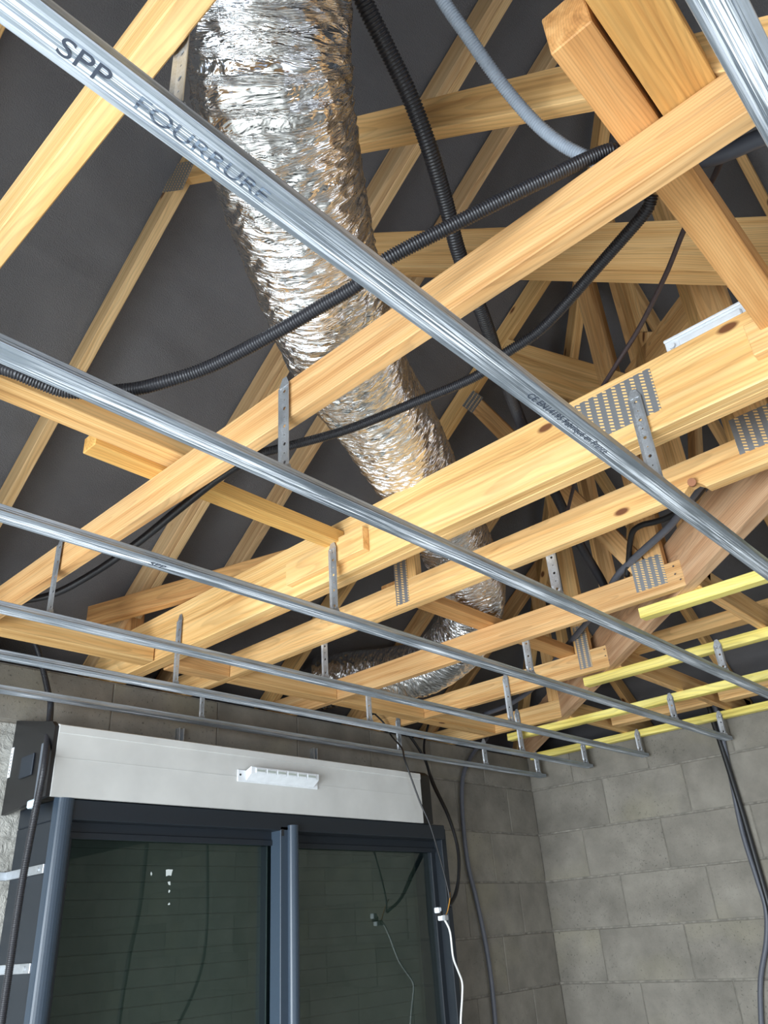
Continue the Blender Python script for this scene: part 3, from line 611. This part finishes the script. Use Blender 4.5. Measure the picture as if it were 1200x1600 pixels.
wc = empty('door_cable', (3.0, 2.42, 1.74), 'black twin cable looping down to a connector on the door frame', 'cable')
tube('thin_strand', [(2.98, 2.77, 2.68), (3.004, 2.72, 2.616), (3.035, 2.7, 2.55), (2.925, 2.54, 2.445), (2.862, 2.47, 2.365), (2.906, 2.44, 2.189), (2.945, 2.42, 2.077), (3.003, 2.42, 1.916), (3.035, 2.42, 1.798), (3.031, 2.42, 1.746)], .0045, BLACKS, parent=wc, sides=8)
tube('thick_strand', [(3.15, 2.77, 2.65), (3.226, 2.74, 2.581), (3.314, 2.72, 2.462), (3.275, 2.65, 2.322), (3.25, 2.55, 2.151), (3.235, 2.5, 2.012), (3.178, 2.46, 1.894), (3.116, 2.44, 1.798), (3.035, 2.42, 1.744)], .0075, BLACKS, parent=wc, sides=10)
tube('thick_strand', [(3.45, 2.775, 2.70), (3.358, 2.75, 2.564), (3.325, 2.724, 2.469), (3.288, 2.654, 2.33), (3.262, 2.555, 2.155), (3.247, 2.506, 2.012), (3.190, 2.466, 1.90), (3.122, 2.446, 1.806), (3.045, 2.426, 1.75)], .0065, BLACKS, parent=wc, sides=10)
tube('orange_wire', [(3.05, 2.425, 1.80), (3.03, 2.415, 1.765), (3.005, 2.415, 1.72), (2.99, 2.418, 1.705)], .0025, ORANGE, parent=wc, sides=6)
for dx, dz, m in ((-.055, .03, PAPER), (-.035, .0, PAPER), (-.045, .018, DARKH), (-.012, .0, CLEAR)):
    boxa('connector', (3.0+dx-.012, 2.405, 1.70+dz-.011), (3.0+dx+.012, 2.43, 1.70+dz+.011), m, wc, .003)
tube('white_cable', [(2.985, 2.425, 1.702), (2.998, 2.43, 1.695), (3.031, 2.43, 1.646), (3.062, 2.45, 1.547), (3.098, 2.46, 1.496), (3.134, 2.47, 1.445), (3.123, 2.47, 1.386), (3.097, 2.47, 1.295), (3.074, 2.47, 1.12), (3.08, 2.47, .6), (3.1, 2.46, .02)], .0045, WHITEC, 'white cable hanging from the connector on the door frame', 'cable', sides=8)
tube('grey_cable', [(4.05, 2.80, 2.70), (3.95, 2.765, 2.64), (3.835, 2.765, 2.566), (3.719, 2.767, 2.446), (3.672, 2.767, 2.32), (3.659, 2.77, 2.151), (3.663, 2.77, 1.957), (3.701, 2.77, 1.801), (3.735, 2.77, 1.634), (3.756, 2.77, 1.444), (3.751, 2.77, 1.223), (3.724, 2.77, .966), (3.72, 2.77, .05)], .0125, GREYD, 'grey conduit curving down the block wall right of the door', 'conduit', group=CG, sides=10)
tube('black_cable', [(4.47, 1.66, 2.72), (4.43, 1.60, 2.68), (4.425, 1.558, 2.66), (4.42, 1.55, 2.551), (4.42, 1.538, 2.35), (4.42, 1.527, 2.089), (4.42, 1.523, 1.874), (4.42, 1.52, 1.671), (4.42, 1.527, 1.424), (4.42, 1.54, .05)], .014, BLACKS, 'thick black cable running down the right block wall', 'cable')
tube('grey_cable', [(4.46, 1.56, 2.72), (4.435, 1.53, 2.66), (4.43, 1.522, 2.588), (4.43, 1.541, 2.268), (4.43, 1.556, 2.0), (4.425, 1.544, 1.782), (4.425, 1.54, 1.644), (4.425, 1.578, 1.507), (4.425, 1.653, 1.347), (4.425, 1.704, 1.165), (4.425, 1.745, .964), (4.425, 1.75, .05)], .0125, GREYD, 'grey conduit beside the thick black cable on the right wall', 'conduit', group=CG, sides=10)

tube('black_cable', [(3.98, -.5, 2.70), (4.02, -.5, 2.2), (4.05, -.52, 1.75), (3.98, -.5, 1.45), (3.80, -.5, 1.15), (3.60, -.5, .95)], .012, BLACKS, 'black cable dangling behind the viewer, mirrored as a curve in the left pane', 'cable')
tube('black_cable', [(3.46, -.5, 2.70), (3.44, -.5, 2.0), (3.38, -.5, 1.6), (3.34, -.5, 1.1), (3.34, -.5, .05)], .016, BLACKS, 'thick black cable behind the viewer, mirrored as a straight line in the left pane', 'cable')
# ------------------------------------------------------------------ sliding door with shutter box
FX0, FX1, FZ, FYF, FYB = 1.205, 3.15, H+.447, 2.50, 2.775
d1 = empty('door_1', (2.18, 2.6, 0), 'dark anthracite sliding glass door with two sashes', 'door', kind='structure')
boxa('frame_head', (FX0, FYF, H+.385), (FX1, FYB, FZ), ANTH, d1, .003)
boxa('frame_jamb', (FX0, FYF+.02, .03), (FX0+.045, FYB, H+.385), ANTH, d1, .003); boxa('frame_jamb', (FX1+.03, FYF+.05, .03), (FX1+.068, FYB, H+.44), ANTH, d1, .003)
boxa('frame_sill', (FX0, FYF, 0), (FX1, FYB, .03), ANTH, d1, .003)
def round_post(name, x0, x1, z0, z1, y0, y1, parent):
    bm = bmesh.new(); pts = []
    n = 10; r = (x1-x0)/2; cx = (x0+x1)/2
    prof = [(x0, y1)]+[(cx+r*math.cos(math.pi+math.pi*k/n), y0+.018+.018*math.sin(math.pi+math.pi*k/n)) for k in range(n+1)]+[(x1, y1)]
    lo = [bm.verts.new((a, b, z0)) for a, b in prof]; hi = [bm.verts.new((a, b, z1)) for a, b in prof]
    for i in range(len(prof)): j = (i+1) % len(prof); bm.faces.new((lo[i], lo[j], hi[j], hi[i]))
    bm.faces.new(lo[::-1]); bm.faces.new(hi); bmesh.ops.recalc_face_normals(bm, faces=bm.faces[:])
    return put(name, mesh_bm(bm), ANTHL, parent)
round_post('jamb_cover', FX0-.004, FX0+.05, .03, FZ+.006, FYF-.016, FYF+.03, d1)
def sash(x0, x1, y, label):
    s = boxa('sash', (x0, y, H+.345), (x1, y+.04, H+.40), ANTH, d1, .003); s['label'] = label
    boxa('stile', (x0, y, .05), (x0+.052, y+.04, H+.345), ANTH, s, .003); boxa('stile', (x1-.052, y, .05), (x1, y+.04, H+.345), ANTH, s, .003)
    boxa('bottom_rail', (x0, y, .03), (x1, y+.04, .10), ANTH, s, .003); boxa('top_bead', (x0+.02, y-.006, H+.335), (x1-.02, y+.006, H+.356), ANTH, s, .002)
    boxa('glass_pane', (x0+.05, y+.016, .09), (x1-.05, y+.022, H+.35), GLASS, s, 0)
    return s
s1 = sash(FX0+.035, 2.20, 2.555, 'left glass sash'); s2 = sash(2.13, FX1+.05, 2.597, 'right glass sash')
round_post('meeting_stile', 2.155, 2.20, .04, H+.405, 2.475, 2.56, d1); boxa('meeting_stile_side', (2.118, 2.50, .04), (2.157, 2.56, H+.40), ANTHL, d1, .002)
boxa('latch_slot', (2.124, 2.4985, H+.365), (2.134, 2.501, H+.39), DARKH, d1, 0)
for i, (dx, dz, r) in enumerate(((0, 0, .013), (-.07, -.005, .006), (.004, -.035, .006), (.006, -.06, .004), (.008, -.1, .004))):
    q_ = cyl('filler_splash', (1.67+dx, 2.5705, H+.24+dz), (0, 1, 0), r, .001, DUST, s1, 9)
    for k_, v_ in enumerate(q_.data.vertices): f_ = (.75, 1.15, .9, 1.3, .7)[(k_//2+i) % 5]; v_.co.x *= f_*(.45 if i == 1 else 1); v_.co.y *= f_
for z in (H+.245, H-.02):
    q = empty('fixing_bracket', (1.2, 2.7, z), 'galvanised fixing bracket tying the door jamb to the wall, %s one' % ('upper' if z > H else 'lower'), 'bracket', 'galvanised door brackets')
    boxa('bracket_arm', (FX0-.009, 2.53, z-.013), (FX0-.003, YD-.004, z+.013), GALVH, q, .001); boxa('bracket_foot', (FX0-.11, YD-.008, z-.013), (FX0-.003, YD-.0035, z+.013), GALVH, q, .001)
    cyl('screw_head', (FX0-.010, 2.56, z), (1, 0, 0), .006, .006, GALVH, q, 8); cyl('screw_head', (FX0-.07, YD-.010, z), (0, 1, 0), .006, .006, GALVH, q, 8)
rs = empty('roller_shutter', (2.18, 2.73, 0), 'closed dark slatted roller shutter behind the door glass', 'shutter')
zz = .02; sm = box_me(FX1-FX0-.05, .010, .0555, .003)
while zz < H+.44:
    put('slat', sm, SLAT, rs, Matrix.Translation(((FX0+FX1)/2+.025, 2.73, zz+.027))); zz += .0545
boxa('shutter_light_blocker', (FX0+.03, 2.733, .02), (FX1+.03, 2.737, H+.44), SLAT, rs, 0)  # added sheet behind the slats, stops outside light leaking through their gaps
# shutter box
BX0, BX1, BY = 1.165, 2.975, 2.482
sb = empty('shutter_box', (2.1, 2.6, H+.45), 'white roller shutter box with black ends above the dark door', 'shutter box')
def prism(name, prof, x0, x1, mat, parent):
    bm = bmesh.new(); lo = [bm.verts.new((x0, a, b)) for a, b in prof]; hi = [bm.verts.new((x1, a, b)) for a, b in prof]
    for i in range(len(prof)): j = (i+1) % len(prof); bm.faces.new((lo[i], lo[j], hi[j], hi[i]))
    bm.faces.new(lo[::-1]); bm.faces.new(hi); bmesh.ops.recalc_face_normals(bm, faces=bm.faces[:]); return put(name, mesh_bm(bm), mat, parent)
zb, zt = H+.4475, H+.675
prism('front_panel', [(BY, zb), (BY+.012, zb), (BY+.012, zt), (BY, zt-.004), (BY-.003, zt-.006), (BY-.003, zt-.030), (BY, zt-.032)], BX0, BX1, WHITEB, sb)
prism('top_panel', [(BY+.012, zt-.012), (BY+.02, zt), (YD-.03, H+.74), (YD-.03, H+.728)], BX0+.004, BX1-.004, WHITEB, sb)
prism('panel_seam', [(BY-.0012, zb+.118), (BY+.001, zb+.118), (BY+.001, zb+.1195), (BY-.0012, zb+.1195)], BX0, BX1, WHITEB, sb)
cap = [(BY+.004, zb), (YD-.004, H+.43), (YD-.004, H+.745), (BY+.03, H+.685), (BY+.004, zt-.01)]
prism('end_cap', cap, BX0-.014, BX0, BLACKP, sb); prism('end_cap', cap, BX1, BX1+.075, BLACKP, sb)
boxa('cap_recess', (BX0-.020, 2.60, H+.53), (BX0-.014, 2.69, H+.60), plain('dark_blue_cap_plastic', srgb(30, 38, 48), .4), sb, .002)
boxa('cap_bracket', (BX0-.022, 2.52, H+.40), (BX0-.014, 2.55, H+.62), plain('grey_cap_bracket', srgb(92, 98, 106), .5), sb, .003)
boxa('cap_screw', (BX0-.03, 2.53, H+.42), (BX0-.008, 2.575, H+.445), plain('pale_plastic_plug', srgb(190, 208, 216), .4), sb, .004)
st = boxa('sticker', (BX0-.0155, YD-.022, H+.55), (BX0-.0142, YD-.004, H+.65), PAPER, sb, 0); st['label'] = 'white printed sticker'
for i in range(7): boxa('print_line', (BX0-.0160, YD-.016, H+.56+i*.011), (BX0-.0154, YD-.011, H+.566+i*.011), INK, st, 0)
# air vent on the box
av = empty('air_vent', (2.1, BY, H+.55), 'white slotted air vent on the front of the shutter box', 'air vent', 'white plastic air vents')
boxa('base_plate', (1.885, BY-.006, H+.548), (2.30, BY-.0005, H+.592), WHITEP, av, .002)
prism('hood', [(BY-.004, H+.553), (BY-.038, H+.576), (BY-.040, H+.600), (BY-.036, H+.602), (BY-.004, H+.590)], 1.925, 2.275, WHITEP, av)
for i in range(6):
    x = 1.945+i*.053
    boxa('slot_frame', (x, BY-.0425, H+.579), (x+.049, BY-.0385, H+.597), WHITEP, av, .0015)
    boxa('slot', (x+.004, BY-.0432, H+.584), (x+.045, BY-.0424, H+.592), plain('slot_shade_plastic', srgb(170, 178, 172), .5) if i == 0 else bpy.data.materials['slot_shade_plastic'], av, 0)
cyl('screw_hole', (1.897, BY-.0065, H+.573), (0, 1, 0), .004, .002, DARKH, av, 8)
# spare vent lying on the girder
sv = empty('air_vent', R(1.57, .33, 1.19), 'white plastic vent standing on top of the deep girder', 'air vent', 'white plastic air vents')
vx = 1.57*S+.026
boxa('base_plate', (vx-.005, .215*S, H+1.19*S), (vx, .435*S, H+1.19*S+.044), WHITEP, sv, .002)
boxa('raised_panel', (vx-.013, .25*S, H+1.19*S+.006), (vx-.005, .40*S, H+1.19*S+.022), WHITEP, sv, .003)
boxa('rim', (vx-.012, .215*S, H+1.19*S+.032), (vx-.005, .435*S, H+1.19*S+.040), WHITEP, sv, .002)
for y in (.232, .418): cyl('screw_boss', (vx-.008, y*S, H+1.19*S+.016), (1, 0, 0), .007, .008, WHITEP, sv, 10)

for o in bpy.data.objects:
    if '_w' in o: del o['_w']
